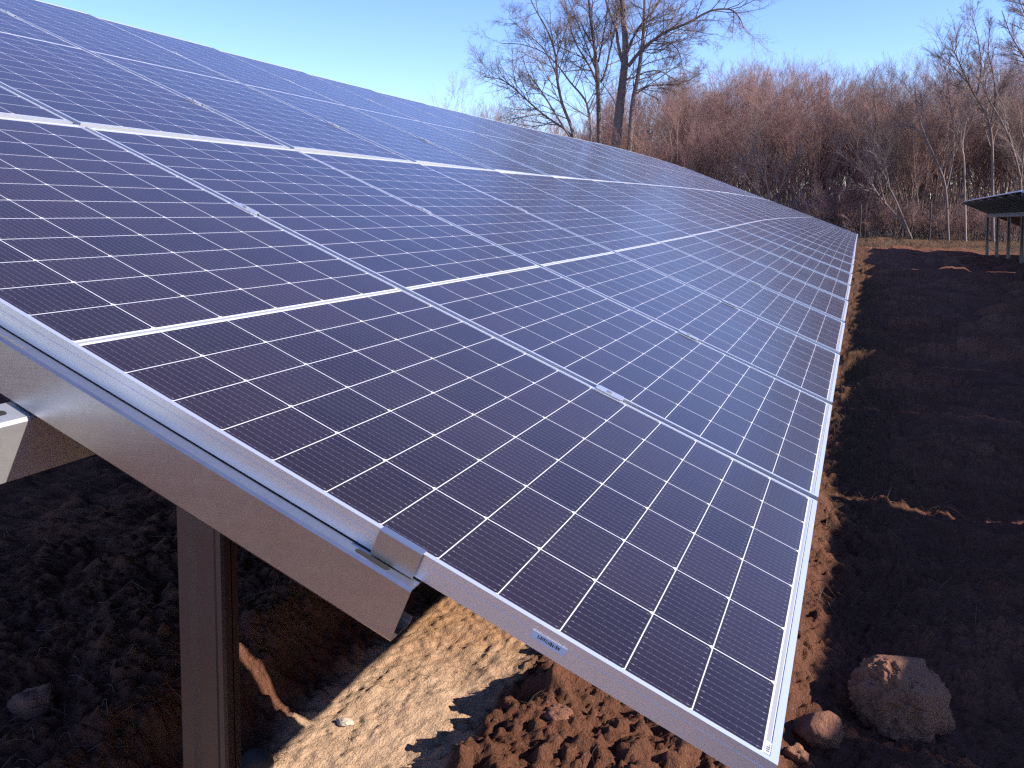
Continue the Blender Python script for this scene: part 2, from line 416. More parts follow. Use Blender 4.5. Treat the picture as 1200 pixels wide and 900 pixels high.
# ------------------------------------------------------------------ table surface
TILT = rad(23.6); CT, ST = math.cos(TILT), math.sin(TILT)
KN = np.array([0, 2.5, 5, 8, 11, 15, 19, 24, 30.])
HK = np.array([0, 0.00633, 0.04673, 0.10465, 0.14845, 0.14111, 0.11937, 0.11587, 0.09395])
KK = np.array([0, -0.00448, -0.01959, -0.03579, -0.04352, -0.0323, -0.02622, -0.03787, -0.05809])
def spline(x, y, v):
    n = len(x); h = np.diff(x); A = np.zeros((n, n)); b = np.zeros(n); A[0, 0] = A[-1, -1] = 1
    for i in range(1, n - 1):
        A[i, i - 1] = h[i - 1]; A[i, i] = 2 * (h[i - 1] + h[i]); A[i, i + 1] = h[i]; b[i] = 6 * ((y[i + 1] - y[i]) / h[i] - (y[i] - y[i - 1]) / h[i - 1])
    m = np.linalg.solve(A, b); i = min(max(int(np.searchsorted(x, v)) - 1, 0), n - 2)
    d = max(v, 0) - x[i]; a1 = (y[i + 1] - y[i]) / h[i] - h[i] * (2 * m[i] + m[i + 1]) / 6
    return float(y[i] + a1 * d + m[i] / 2 * d ** 2 + (m[i + 1] - m[i]) / (6 * h[i]) * d ** 3)
def S(u, v, n=0.0):
    """point on the table: u up the slope, v along it, n out of the glass"""
    vv = max(v, 0.0)
    return Vector((-CT * u + ST * n, v, ST * u + CT * n + spline(KN, HK, vv) + u * spline(KN, KK, vv)))
def frame_at(u, v, n=0.0, du=0.5, dv=0.5):
    o = S(u, v, n); ax = (S(u + du, v, n) - S(u - du, v, n)).normalized()
    ay = S(u, v + dv, n) - S(u, v - dv, n); ay = (ay - ax * ay.dot(ax)).normalized()
    az = ay.cross(ax)            # local x = up slope, y = along, z must complete a right-handed basis (points down)
    az = ax.cross(ay)
    return Matrix(((ax.x, ay.x, az.x, o.x), (ax.y, ay.y, az.y, o.y), (ax.z, ay.z, az.z, o.z), (0, 0, 0, 1)))
# in panel space +z therefore points DOWN (under the glass)

ORD = ['first', 'second', 'third', 'fourth', 'fifth', 'sixth', 'seventh', 'eighth', 'ninth', 'tenth', 'eleventh', 'twelfth', 'thirteenth', 'fourteenth',
       'fifteenth', 'sixteenth', 'seventeenth', 'eighteenth', 'nineteenth', 'twentieth', 'twenty-first', 'twenty-second']
NCOL = 21

def frame_mesh():
    lip = 0.0095; t = 0.0018; mb = MB()
    # outer walls, top lip, bottom flange; z positive = down
    L, Wd, H = PL, PW, FR_H
    bm = bmesh.new()
    def box(a, c):
        r = bmesh.ops.create_cube(bm, size=1.0)
        for v in r['verts']:
            v.co = Vector([(a[i] + c[i]) / 2 + v.co[i] * (c[i] - a[i]) for i in range(3)])
    # long sides: one wall with a lip each, ends butt between them
    for y0, y1, yl0, yl1 in ((0, t, 0, lip), (Wd - t, Wd, Wd - lip, Wd)):
        box((0, y0, 0.0005), (L, y1, H))
        box((0, yl0, -0.0012), (L, yl1, 0.0005))
        box((0, y0 if y0 else t, H - t), (L, (y1 + 0.026) if not y0 else y1 - t, H)) if not y0 else box((0, Wd - t - 0.026, H - t), (L, Wd - t, H))
    for x0, x1, xl0, xl1 in ((0, t, 0, lip + 0.001), (L - t, L, L - lip - 0.001, L)):
        box((x0, t, 0.0005), (x1, Wd - t, H))
        box((xl0, lip, -0.0012), (xl1, Wd - lip, 0.0005))
    # groove line of the extrusion on the side walls
    for y0, y1 in ((-0.0006, 0.0), (Wd, Wd + 0.0006)):
        box((0, y0, 0.011), (L, y1, 0.0118))
    for e in list(bm.edges): pass
    me = bpy.data.meshes.new('frame'); bm.to_mesh(me); bm.free(); me.materials.append(ALU)
    return me
FRAME_ME = frame_mesh()
def glass_mesh(mat_top, mat_back):
    z0, z1 = 0.0003, 0.0050; a = 0.0018
    V = [(a, a, z0), (PL - a, a, z0), (PL - a, PW - a, z0), (a, PW - a, z0), (a, a, z1), (PL - a, a, z1), (PL - a, PW - a, z1), (a, PW - a, z1)]
    # +z is down: top face is z0
    F = [(0, 3, 2, 1), (4, 5, 6, 7), (0, 1, 5, 4), (1, 2, 6, 5), (2, 3, 7, 6), (3, 0, 4, 7)]
    me = bpy.data.meshes.new('glass_sheet'); me.from_pydata(V, [], F); me.materials.append(mat_top); me.materials.append(mat_back)
    me.polygons.foreach_set('material_index', [0, 1, 1, 1, 1, 1]); me.update(); return me
GLASS_ME = glass_mesh(GLASS, BACKSHEET)

def panel(mat, label, group):
    r = empty('solar_panel', mat); tag(r, label, 'solar panel', group)
    mesh_obj('frame', FRAME_ME, r); mesh_obj('glass_sheet', GLASS_ME, r)
    return r
rng = random.Random(4)
first_panel = None
for row in range(2):
    for c in range(NCOL):
        u0 = row * (PL + RGAP); v0 = c * PITCH
        mt = frame_at(u0 + PL / 2, v0 + PW / 2, rng.uniform(-0.0012, 0.0012) if c else 0, PL / 2, PW / 2)
        mt = mt @ Matrix.Translation((-PL / 2, -PW / 2, 0))
        rn = 'lower' if row == 0 else 'upper'
        if c == 0 and row == 0: lb = 'dark blue solar panel at the near bottom corner with a barcode sticker on its frame'
        elif c == NCOL - 1: lb = 'dark blue solar panel at the far end of the %s row' % rn
        elif c == 0: lb = 'dark blue solar panel first from the near end in the %s row' % rn
        else: lb = 'dark blue solar panel %s from the near end in the %s row' % (ORD[c], rn)
        p_ = panel(mt, lb, 'solar panels of the long table')
        if c == 0 and row == 0: first_panel = p_
# barcode sticker on the near side of the first frame
mb = MB(); mb.box((0.279, -0.0011, 0.0100), (0.329, -0.0006, 0.0212))
st_o = mesh_obj('barcode_sticker', mb.mesh('barcode_sticker', PAPER), first_panel); st_o['label'] = 'white sticker with a small barcode'
mb = MB(); x = 0.2875; rr = random.Random(2)
while x < 0.319:
    w = rr.choice((0.0006, 0.001, 0.0016)); h0 = 0.0128 if rr.random() < 0.75 else 0.0138
    mb.box((x, -0.0015, h0), (x + w, -0.00112, 0.0178 if rr.random() < 0.6 else 0.0170)); x += w + rr.choice((0.0006, 0.0010, 0.0014))
mesh_obj('barcode', mb.mesh('barcode', INK), st_o)
mb = MB(); mb.box((0.0105, 0.013, -0.0004), (0.0185, 0.040, 0.0001)); sl_o = mesh_obj('serial_sticker', mb.mesh('serial_sticker', PAPER), first_panel)
mb = MB()
for i in range(14): mb.box((0.0122 + 0.0012 * (i % 4), 0.017 + 0.0045 * (i // 4), -0.0007), (0.0130 + 0.0012 * (i % 4), 0.0195 + 0.0045 * (i // 4) + 0.001 * rr.random(), -0.00042))
mesh_obj('serial_print', mb.mesh('serial_print', INK), sl_o)

# ------------------------------------------------------------------ rack under the long table
rack = empty('mounting_rack', loc=(-1.05, 0.3, GZ)); tag(rack, 'galvanised steel rack of rafters, purlins and posts carrying the long solar table', 'rack')
RINV = Matrix.Translation((1.05, -0.3, -GZ))
U0R, U1R, RTOP, RBOT = 0.490, 4.30, FR_H + 0.002, 0.1195
def rafter(v_web, sign):
    """C section: web at v_web, flanges turned towards sign*v, follows the table"""
    fl, lp = 0.062, 0.014
    a, b_ = RTOP, RBOT; r = 0.004
    prof = [(v_web + sign * fl, a + lp), (v_web + sign * fl, a + r), (v_web + sign * (fl - r), a), (v_web + sign * r, a), (v_web, a + r), (v_web, b_ - r), (v_web + sign * r, b_), (v_web + sign * (fl - r), b_), (v_web + sign * fl, b_ - r), (v_web + sign * fl, b_ - lp)]
    mb = MB()
    mb.sheet(prof, lambda t, p, q: S(t, p, -q), [U0R, 1.6, 2.9, U1R], -0.0025 if sign > 0 else 0.0025)
    return mb
mb = rafter(-0.0285, 1)
me = mb.mesh('rafter', GALV)
o = mesh_obj('rafter', me, rack); me.transform(RINV); o['label'] = 'near end rafter, its slotted flange and web seen from outside'
# slot in the top flange, a dark elongated hole shown as a recessed plate
SLOTM = plain('dark_slot', (0.012, 0.011, 0.012), 0.9)
for us in (0.56, 2.85, 4.0):
    mb = MB(); ring = []
    for k in range(16):
        an = 2 * math.pi * k / 16
        ring.append((us + 0.022 * (1 if math.cos(an) > 0 else -1) + 0.0055 * math.cos(an), -0.0145 + 0.0055 * math.sin(an)))
    n0 = len(mb.v)
    for q in (-RTOP + 0.0004, -RTOP - 0.0012):
        for (a, b_) in ring: mb.v.append(tuple(S(a, b_, q)))
    mb.f.append(list(range(n0, n0 + 16))); mb.f.append(list(range(n0 + 31, n0 + 15, -1)))
    for k in range(16): mb.f.append([n0 + k, n0 + (k + 1) % 16, n0 + 16 + (k + 1) % 16, n0 + 16 + k])
    me = mb.mesh('flange_slot', SLOTM); me.transform(RINV); mesh_obj('flange_slot', me, o)
for c in range(1, NCOL + 1):
    vs_ = c * PITCH - 0.0146 - (0.031 if c < NCOL else -0.0) - (0.02 if c == NCOL else 0)
    me = rafter(vs_, 1).mesh('rafter', GALV); me.transform(RINV); mesh_obj('rafter', me, rack)
# purlins
def purlin(u_face, v0, v1):
    n0, n1 = RBOT + 0.002, RBOT + 0.118; wd, lp, r = 0.055, 0.014, 0.005
    # (u, n) profile, web on the low side (facing the lower edge)
    prof = [(u_face + wd, n0 + lp), (u_face + wd, n0 + r), (u_face + wd - r, n0), (u_face + r, n0), (u_face, n0 + r), (u_face, n1 - r), (u_face + r, n1), (u_face + wd - r, n1), (u_face + wd, n1 - r), (u_face + wd, n1 - lp)]
    mb = MB(); ts = list(np.arange(v0, v1, 1.2)) + [v1]
    mb.sheet(prof, lambda t, p, q: S(p, t, -q), ts, -0.003)
    return mb
for uf in (1.144, 3.35):
    me = purlin(uf, -0.42, NCOL * PITCH + 0.15).mesh('purlin', BRIGHTGALV); me.transform(RINV); mesh_obj('purlin', me, rack)
# slot in the near purlin's top flange and the ink stamp on the near rafter's flange
pur = [c_ for c_ in rack.children if c_.name.startswith('purlin')][0]
mb = MB(); ring = []
for k in range(16):
    an = 2 * math.pi * k / 16
    ring.append((1.171 + 0.006 * math.cos(an), -0.075 + 0.016 * (1 if math.sin(an) > 0 else -1) + 0.006 * math.sin(an)))
for q in (-(RBOT + 0.0014), -(RBOT + 0.004)):
    for (a, b_) in ring: mb.v.append(tuple(S(a, 0.0, q) + Vector((0, b_, 0))))
mb.f.append(list(range(16))); mb.f.append(list(range(31, 15, -1)))
for k in range(16): mb.f.append([k, (k + 1) % 16, 16 + (k + 1) % 16, 16 + k])
me = mb.mesh('flange_slot', SLOTM); me.transform(RINV); mesh_obj('flange_slot', me, pur)
STAMP = plain('stamp_ink', (0.16, 0.16, 0.18), 0.7)
raf = [c_ for c_ in rack.children if c_.name.startswith('rafter')][0]
mb = MB(); rs = random.Random(8); uu_ = 1.205
while uu_ < 1.33:
    wl_ = rs.choice((0.0012, 0.0020, 0.0030))
    for (a0, a1) in ((-0.0225, -0.0195), (-0.0185, -0.0160)):
        if rs.random() < 0.7:
            c8 = [S(uu_ + du_, 0.0, -RTOP + dn_) + Vector((0, dv_, 0)) for du_ in (0, wl_) for dv_ in (a0, a1) for dn_ in (0.0001, 0.0005)]
            n0 = len(mb.v); mb.v += [tuple(p_) for p_ in c8]
            for f_ in ((0, 1, 3, 2), (4, 6, 7, 5), (0, 4, 5, 1), (2, 3, 7, 6), (0, 2, 6, 4), (1, 5, 7, 3)): mb.f.append([n0 + i_ for i_ in f_])
    uu_ += wl_ + rs.choice((0.0010, 0.0016, 0.0040))
me = mb.mesh('ink_stamp', STAMP); me.transform(RINV); mesh_obj('ink_stamp', me, raf)
# posts: sigma section
def post(x0, y, ztop, zbot):
    w, d = 0.135, 0.075
    wb = 0.080
    prof = [(x0 + wb, y + d - 0.018), (x0 + wb, y + d), (x0 + 0.004, y + d), (x0, y + d - 0.004), (x0, y + 0.004), (x0 + 0.004, y), (x0 + 0.028, y), (x0 + 0.040, y + 0.007), (x0 + 0.078, y + 0.007), (x0 + 0.088, y), (x0 + 0.098, y), (x0 + 0.102, y + 0.006), (x0 + 0.102, y + 0.024)]
    mb = MB(); mb.sheet(prof, lambda t, p, q: (p, q, t), [zbot, ztop], 0.0032)
    return mb
vpost = 0.30
while vpost < NCOL * PITCH:
    for uf in (1.144, 3.35):
        q = S(uf + 0.062, vpost, -(RBOT + 0.03))
        x0 = q.x - 0.135 + 0.07
        zt = S(uf + 0.1, vpost, -(RBOT + 0.055)).z
        if uf < 2: x0 = -1.106
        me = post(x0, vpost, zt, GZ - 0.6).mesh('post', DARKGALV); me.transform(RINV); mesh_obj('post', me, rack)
    vpost += 3 * PITCH
# clamps
def clamp_mid():
    mb = MB(); mb.box((-0.034, -0.0205, -0.0036), (0.034, 0.0205, -0.0015)); mb.box((-0.037, -0.0095, -0.0015), (0.037, 0.0095, 0.026)); mb.box((-0.0065, -0.0065, -0.0075), (0.0065, 0.0065, -0.0036))
    return mb.mesh('clamp', BRIGHTGALV, 0.0007)
CM = clamp_mid()
def clamp_end():
    mb = MB()
    prof = [(0.009, -0.0030), (-0.0055, -0.0030), (-0.0065, -0.0020), (-0.0072, FR_H + 0.0005)]
    mb.sheet(prof, lambda t, p, q: (t, p, q), [-0.034, 0.034], -0.0022)
    return mb.mesh('clamp', GALV)
CE = clamp_end()
for uu in (0.535, 1.668, PL + RGAP + 0.52, PL + RGAP + 1.62):
    o = mesh_obj('clamp', CE, rack); o.matrix_local = RINV @ frame_at(uu, 0.0); o['label'] = 'end clamp folded over the near frame edge'
    for c in range(1, NCOL):
        o = mesh_obj('clamp', CM, rack); o.matrix_local = RINV @ frame_at(uu, c * PITCH - 0.0146)
# cable tray hanging under the panels is hidden; skip

# ------------------------------------------------------------------ neighbouring tables on the right
T2 = rad(23.6); C2, S2 = math.cos(T2), math.sin(T2)
NR = 3
def side_table(y0, ncol, zh0, zh1, label, plab):
    """landscape panels, three rows; high edge at x=3.65 facing the long table"""
    pc = PL + 0.004
    y1 = y0 + ncol * pc
    zh = lambda y: zh0 + (zh1 - zh0) * (y - y0) / (y1 - y0)
    rk = empty('mounting_rack', loc=(4.6, y1, GZ)); tag(rk, label, 'rack'); inv = Matrix.Translation((-4.6, -y1, -GZ))
    k = (zh1 - zh0) / (y1 - y0); ayv = Vector((0, 1, k)).normalized()
    for r_ in range(NR):
        for c in range(ncol):
            d = r_ * (PW + 0.004)
            # panel local x along +Y (length), local y down the slope; local +z must be down
            o = Vector((XH + C2 * d, y0 + c * pc, zh(y0 + c * pc) - S2 * d))
            ax = Vector((0, 1, k)).normalized(); ay = Vector((C2, 0, -S2)); ay = (ay - ax * ay.dot(ax)).normalized(); az = ax.cross(ay)
            # az points down for x=+Y, y=+X
            panel(Matrix(((ax.x, ay.x, az.x, o.x), (ax.y, ay.y, az.y, o.y), (ax.z, ay.z, az.z, o.z), (0, 0, 0, 1))), plab, 'solar panels of the neighbouring row')
    Q = lambda d, y, n: Vector((XH + C2 * d - S2 * n, y, zh(y) - S2 * d - C2 * n))
    Ltot = NR * (PW + 0.004)
    nraf = ncol * 2
    for i in range(nraf + 1):
        y = min(max(y0 + i * pc / 2, y0 + 0.03), y1 - 0.06)
        mb = MB(); a, b_ = FR_H + 0.002, FR_H + 0.075
        mb.sheet([(y + 0.04, a), (y, a), (y, b_), (y + 0.04, b_)], lambda t, p, q: Q(t, p, q), [0.04, Ltot - 0.04], 0.0025)
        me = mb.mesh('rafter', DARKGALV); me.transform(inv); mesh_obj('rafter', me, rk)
    for d in (0.95, 2.55):
        mb = MB(); a, b_ = FR_H + 0.078, FR_H + 0.2
        mb.sheet([(d + 0.05, a), (d, a), (d, b_), (d + 0.05, b_)], lambda t, p, q: Q(p, t, q), [y0, y1], 0.003)
        me = mb.mesh('purlin', GALV); me.transform(inv); mesh_obj('purlin', me, rk)
        y = y1 - 0.15
        while y > y0:
            q = Q(d + 0.02, y, FR_H + 0.11)
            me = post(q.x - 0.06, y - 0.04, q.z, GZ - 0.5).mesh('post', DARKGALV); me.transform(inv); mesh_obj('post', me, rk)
            y -= 2.72
XH = 3.65
side_table(38.5 - 6 * 2.286, 6, 1.17, 1.06, 'dark rack and posts under the neighbouring table at the right edge of the photo', 'dark solar panel of the neighbouring table seen from below at the right edge')
side_table(38.5 - 6 * 2.286 - 0.20 - 9 * 2.286, 9, 1.305, 1.175, 'rack of the middle neighbouring table outside the frame whose shade covers the soil', 'solar panel of the neighbouring middle table outside the frame')
side_table(38.5 - 6 * 2.286 - 0.245 - 13 * 2.286, 4, 1.335, 1.31, 'rack of the nearest neighbouring table outside the frame whose shade covers the boulder', 'solar panel of the nearest neighbouring table outside the frame')

# ------------------------------------------------------------------ trees
def tube_batch(polys, rads, sides):
    """polys (B,n,3), rads (B,n) -> V,F"""
    P = np.asarray(polys, dtype=np.float64); Rr = np.asarray(rads, dtype=np.float64); B, n, _ = P.shape
    T = np.empty_like(P); T[:, 1:-1] = P[:, 2:] - P[:, :-2]; T[:, 0] = P[:, 1] - P[:, 0]; T[:, -1] = P[:, -1] - P[:, -2]
    T /= np.linalg.norm(T, axis=2, keepdims=True) + 1e-9
    ref = np.where(np.abs(T[:, :, 2:3]) > 0.9, np.array([1.0, 0, 0]), np.array([0, 0, 1.0]))
    A = np.cross(T, ref); A /= np.linalg.norm(A, axis=2, keepdims=True) + 1e-9; Bn = np.cross(T, A)
    an = np.arange(sides) * 2 * np.pi / sides
    ring = P[:, :, None, :] + Rr[:, :, None, None] * (np.cos(an)[None, None, :, None] * A[:, :, None, :] + np.sin(an)[None, None, :, None] * Bn[:, :, None, :])
    V = ring.reshape(-1, 3)
    i = np.arange(sides); j = (i + 1) % sides
    base = (np.arange(B)[:, None, None] * n * sides + np.arange(n - 1)[None, :, None] * sides)
    F = np.stack([base + i, base + j, base + sides + j, base + sides + i], -1).reshape(-1, 4)
    return V, F
def build_tubes(name, groups, mat, smooth=True):
    """groups: list of (list of polylines, list of radii, sides); polylines of equal length within a sub batch"""
    Vs, Fs, off = [], [], 0
    for polys, rads, sides in groups:
        by = {}
        for p, r in zip(polys, rads): by.setdefault(len(p), ([], []))[0].append(p); by[len(p)][1].append(r)
        for n, (pp, rr) in by.items():
            V, F = tube_batch(pp, rr, sides); Vs.append(V); Fs.append(F + off); off += len(V)
    return mesh_np(name, np.concatenate(Vs), np.concatenate(Fs), mat, smooth)

class Tree:
    def __init__(s, seed): s.r = np.random.default_rng(seed); s.lv = {}
    def add(s, p, rd, lv): s.lv.setdefault(lv, ([], []))[0].append(p); s.lv[lv][1].append(rd)
    def branch(s, p, d, L, r, lv, maxlv, prm, tip=0.35):
        r_ = s.r; n = 5 if lv < 2 else (4 if lv < maxlv else 3)
        pts = [np.array(p)]; d = d / np.linalg.norm(d)
        for i in range(1, n):
            d = d + r_.normal(0, prm['wob'], 3) + np.array([0, 0, prm['up']]); d /= np.linalg.norm(d)
            pts.append(pts[-1] + d * L / (n - 1))
        pts = np.array(pts); rd = r * np.linspace(1, tip, n)
        s.add(pts, rd, lv)
        s.children(pts, rd, L, lv, maxlv, prm)
    def children(s, pts, rd, L, lv, maxlv, prm, t0=None):
        if lv >= maxlv: return
        r_ = s.r; k = prm['kids'][lv]
        k = int(k * r_.uniform(0.75, 1.25) + 0.5)
        n = len(pts)
        for t in np.sort(r_.uniform(prm['t0'][lv] if t0 is None else t0, 1.0, k)):
            f = t * (n - 1); i = min(int(f), n - 2); w = f - i
            q = pts[i] * (1 - w) + pts[i + 1] * w; dr = pts[i + 1] - pts[i]; dr /= np.linalg.norm(dr)
            rr = rd[i] * (1 - w) + rd[i + 1] * w
            a = r_.normal(0, 1, 3); a -= dr * a.dot(dr); a /= np.linalg.norm(a) + 1e-9
            an = np.radians(r_.uniform(*prm['ang']))
            nd = dr * math.cos(an) + a * math.sin(an)
            cl = L * prm['len'][lv] * r_.uniform(0.6, 1.15) * (1.15 - 0.5 * t)
            s.branch(q, nd, cl, max(min(rr * 0.62, prm['rmax'][lv]), prm['rmin']), lv + 1, maxlv, prm)
    def meshes(s, split, trunk_mat, crown_mat):
        tr = [(s.lv[l][0], s.lv[l][1], 6) for l in sorted(s.lv) if l <= split]
        cr = [(s.lv[l][0], s.lv[l][1], 3) for l in sorted(s.lv) if l > split]
        return build_tubes('trunk', tr, trunk_mat), build_tubes('crown', cr, crown_mat)

SHRUB = dict(wob=0.10, up=0.05, kids=[10, 10, 8], t0=[0.40, 0.22, 0.15], ang=(14, 42), len=[0.46, 0.50, 0.55], rmax=[0.026, 0.010, 0.005], rmin=0.003)
def shrub(seed, stems, H, spread, prm=SHRUB, r0=0.05):
    t = Tree(seed); g = t.r
    for k in range(stems):
        a = g.uniform(0, 2 * np.pi); tilt = np.radians(g.uniform(2, spread))
        d = np.array([math.cos(a) * math.sin(tilt), math.sin(a) * math.sin(tilt), math.cos(tilt)])
        b = np.array([math.cos(a), math.sin(a), 0]) * g.uniform(0.05, 0.5)
        h = H * g.uniform(0.7, 1.0); t.branch(np.array([b[0], b[1], -0.25]), d, h, r0 * g.uniform(0.6, 1.2), 0, 3, prm, 0.22)
    return t
SHR = []
for sd, st_, H, sp, tm, cm in ((1, 9, 8.6, 20, BARK_DARK, TWIG_RED), (2, 11, 8.0, 25, BARK_PALE, TWIG_RED), (3, 8, 9.2, 17, BARK_DARK, TWIG_GREY), (4, 12, 7.6, 27, BARK_PALE, TWIG_RED), (5, 9, 9.0, 22, BARK_PALE, TWIG_GREY)):
    SHR.append(shrub(sd, st_, H, sp).meshes(0, tm, cm))
def put_shrub(i, x, y, s, rz, label, group, sz=1.0):
    r = empty('bare_shrub', loc=(x, y, gz(x, y) + 0.02)); r.rotation_euler = (0, 0, rz); r.scale = (s, s, s * sz)
    tag(r, label, 'shrub', group)
    mesh_obj('trunk', SHR[i][0], r); mesh_obj('crown', SHR[i][1], r)
    return r
g = np.random.default_rng(77)
def ray_at(px, py, axis, val):
    d = CAM_R.T @ np.array([(px - 600) / FPX, (py - 330) / FPX, 1.0]); k = (val - CAM_C[axis]) / d[axis]
    return CAM_C + k * d
GT = 'bare shrubs of the thicket behind the field'
def top_h(px):   # silhouette of the thicket in the photo (pixel rows)
    return float(np.interp(px, [690, 740, 790, 850, 880, 940, 990, 1010, 1060, 1100, 1140, 1170, 1230], [150, 122, 108, 94, 86, 90, 106, 102, 96, 90, 80, 84, 74]))
LABS = ['bare shrub with reddish twigs on dark stems in the thicket', 'bare shrub with reddish twigs on pale stems in the thicket', 'tall bare shrub with grey twigs on dark stems in the thicket',
        'wide bare shrub with reddish twigs and many pale stems in the thicket', 'tall bare shrub with grey twigs on pale stems in the thicket']
HS = [8.6, 8.0, 9.2, 7.6, 9.0]
for rowi, (Y0, n, f0, f1) in enumerate(((56.5, 13, 0.62, 0.88), (60.5, 15, 0.84, 0.98), (66, 15, 0.86, 0.98), (73, 14, 0.82, 0.95), (82, 12, 0.78, 0.92))):
    for k in range(n):
        px = 655 + (1260 - 655) * (k + g.uniform(0.1, 0.9)) / n
        Y = Y0 + g.uniform(-1.6, 1.6) + (px - 950) * 0.008
        pt = ray_at(px, top_h(px), 1, Y)
        i = int(g.choice([0, 1, 3]) if px < 1000 and g.random() < 0.8 else g.integers(0, 5))
        hh = (pt[2] - GZ) * g.uniform(f0, f1)
        if px < 740: hh *= 0.9
        put_shrub(i, pt[0], Y, hh / HS[i] * 1.08, g.uniform(0, 6.28), LABS[i], GT)
# the wood behind the thicket reads as one mass
gw = np.random.default_rng(5); n = 9000
wx = gw.uniform(-34, 40, n); wy = gw.uniform(86, 112, n); wh = gw.uniform(4, 10.5, n) * (0.75 + 0.35 * vnoise(wx * 0.3, wy * 0.1, 3)); wl = gw.normal(0, 0.6, (n, 2))
wp = np.stack([np.stack([wx + wl[:, 0] * t * t * 1.3, wy + wl[:, 1] * t, GZ - 0.2 + wh * t], -1) for t in (0, 0.35, 0.7, 1.0)], 1)
wr = gw.uniform(0.012, 0.05, n)[:, None] * np.array([1, 0.8, 0.5, 0.2])[None]
V, F = tube_batch(wp, wr, 3)
tag(mesh_obj('distant_wood', mesh_np('distant_wood', V, F, TWIG_GREY, True)), 'dense bare wood far behind the thicket', 'wood', kind='stuff')
# low brush at the foot of the thicket
BRM = shrub(9, 16, 2.4, 45, dict(SHRUB, kids=[9, 6, 4], rmax=[0.012, 0.006, 0.004]), 0.015).meshes(0, TWIG_GREY, TWIG_RED)
for k in range(34):
    px = 900 + 330 * (k + g.random()) / 34; Y = 55.0 + g.uniform(-1.2, 2.5) + (px - 950) * 0.008; x = ray_at(px, 280, 1, Y)[0]
    r = empty('low_brush', loc=(x, Y, gz(x, Y))); s = g.uniform(0.6, 1.25); r.scale = (s * 1.2, s * 1.2, s); r.rotation_euler = (0, 0, g.uniform(0, 6.28))
    tag(r, 'low twiggy brush at the foot of the thicket', 'shrub', 'low brush along the thicket edge'); mesh_obj('trunk', BRM[0], r); mesh_obj('crown', BRM[1], r)
# small trees far behind the table
for px, py, Y, i in ((556, 122, 130, 0), (588, 132, 150, 2), (640, 146, 150, 4), (672, 144, 140, 1), (612, 148, 150, 3)):
    pt = ray_at(px, py, 1, Y)
    s = (pt[2] - GZ) / HS[i] * 1.05
    r = put_shrub(i, pt[0], Y, s, 0.7 * i, 'small far bare tree whose top shows over the table edge', 'far bare trees beyond the table')
    r.name = 'bare_tree'; r['category'] = 'tree'

TREEP = dict(wob=0.14, up=0.05, kids=[14, 11, 10], t0=[0.18, 0.2, 0.15, 0.2], ang=(26, 66), len=[0.40, 0.50, 0.58, 0.5], rmax=[0.036, 0.013, 0.006], rmin=0.0035)
def px_tree(label, limbs, Y, seed, prm=TREEP, tm=BARK_DARK, cm=TWIG_GREY, group=None, jit=1.6):
    """limbs: (points [(px,py)], r_start_px, r_end_px, is_trunk, kids)"""
    t = Tree(seed); base = None; gr = t.r
    p0 = ray_at(limbs[0][0][0][0], limbs[0][0][0][1], 1, Y)
    depth_sc = (Y - CAM_C[1]) / FPX * 0.56
    for li, (pts, r0, r1, trunk, kids) in enumerate(limbs):
        n = len(pts); dy = gr.uniform(-jit, jit) if not trunk else gr.uniform(-0.3, 0.3)
        P = np.array([ray_at(a, b, 1, Y + dy * (k / max(n - 1, 1))) for k, (a, b) in enumerate(pts)])
        # resample smooth
        tt = np.linspace(0, n - 1, (n - 1) * 3 + 1); Pi = []
        for q in tt:
            i = min(int(q), n - 2); f = q - i
            a = P[max(i - 1, 0)]; b = P[i]; c = P[i + 1]; d = P[min(i + 2, n - 1)]
            Pi.append(0.5 * ((2 * b) + (c - a) * f + (2 * a - 5 * b + 4 * c - d) * f ** 2 + (3 * b - a - 3 * c + d) * f ** 3))
        Pi = np.array(Pi); rd = np.linspace(r0, r1, len(Pi)) * depth_sc
        t.add(Pi - p0, rd, 0)
        L = np.linalg.norm(np.diff(Pi, axis=0), axis=1).sum()
        pr = dict(prm); pr['kids'] = [int(kids * 1.05)] + prm['kids'][1:]
        t.children(Pi - p0, rd, min(L, 9.0), 0, 3, pr, 0.30 if trunk else 0.15)
    r = empty('bare_tree', loc=tuple(p0)); tag(r, label, 'tree', group)
    a, b = t.meshes(0, tm, cm); mesh_obj('trunk', a, r); mesh_obj('crown', b, r)
    return r
px_tree('tall bare tree with two thick trunks and a long limb reaching right, largest in view', [
    ([(722, 285), (722, 210), (723, 160), (727, 120), (731, 85), (733, 50), (730, 15), (728, -40), (732, -110)], 13, 3.5, True, 16),
    ([(738, 285), (737, 200), (741, 125), (747, 93), (752, 57), (755, 23), (756, -30), (760, -80)], 6.5, 1.8, True, 14),
    ([(736, 78), (747, 64), (758, 53), (781, 37), (806, 27), (832, 13), (855, 11), (866, 20), (872, 34)], 4.2, 0.9, False, 20),
    ([(735, 60), (744, 40), (753, 27), (770, 6), (782, -30), (800, -70)], 3.6, 1.2, False, 12),
    ([(729, 72), (724, 50), (722, 34), (712, 8), (704, -30), (700, -70)], 4.0, 1.4, False, 13),
    ([(732, 93), (742, 91), (755, 85), (772, 83), (787, 91), (799, 100)], 2.4, 0.7, False, 14),
    ([(743, 112), (754, 104), (764, 100), (787, 99), (805, 95), (822, 86)], 2.2, 0.6, False, 14),
    ([(768, 48), (785, 50), (796, 62), (800, 80), (806, 92)], 1.2, 0.5, False, 12),
    ([(752, 60), (770, 62), (792, 48), (812, 44), (836, 40)], 1.3, 0.5, False, 12),
], 52.0, 31)
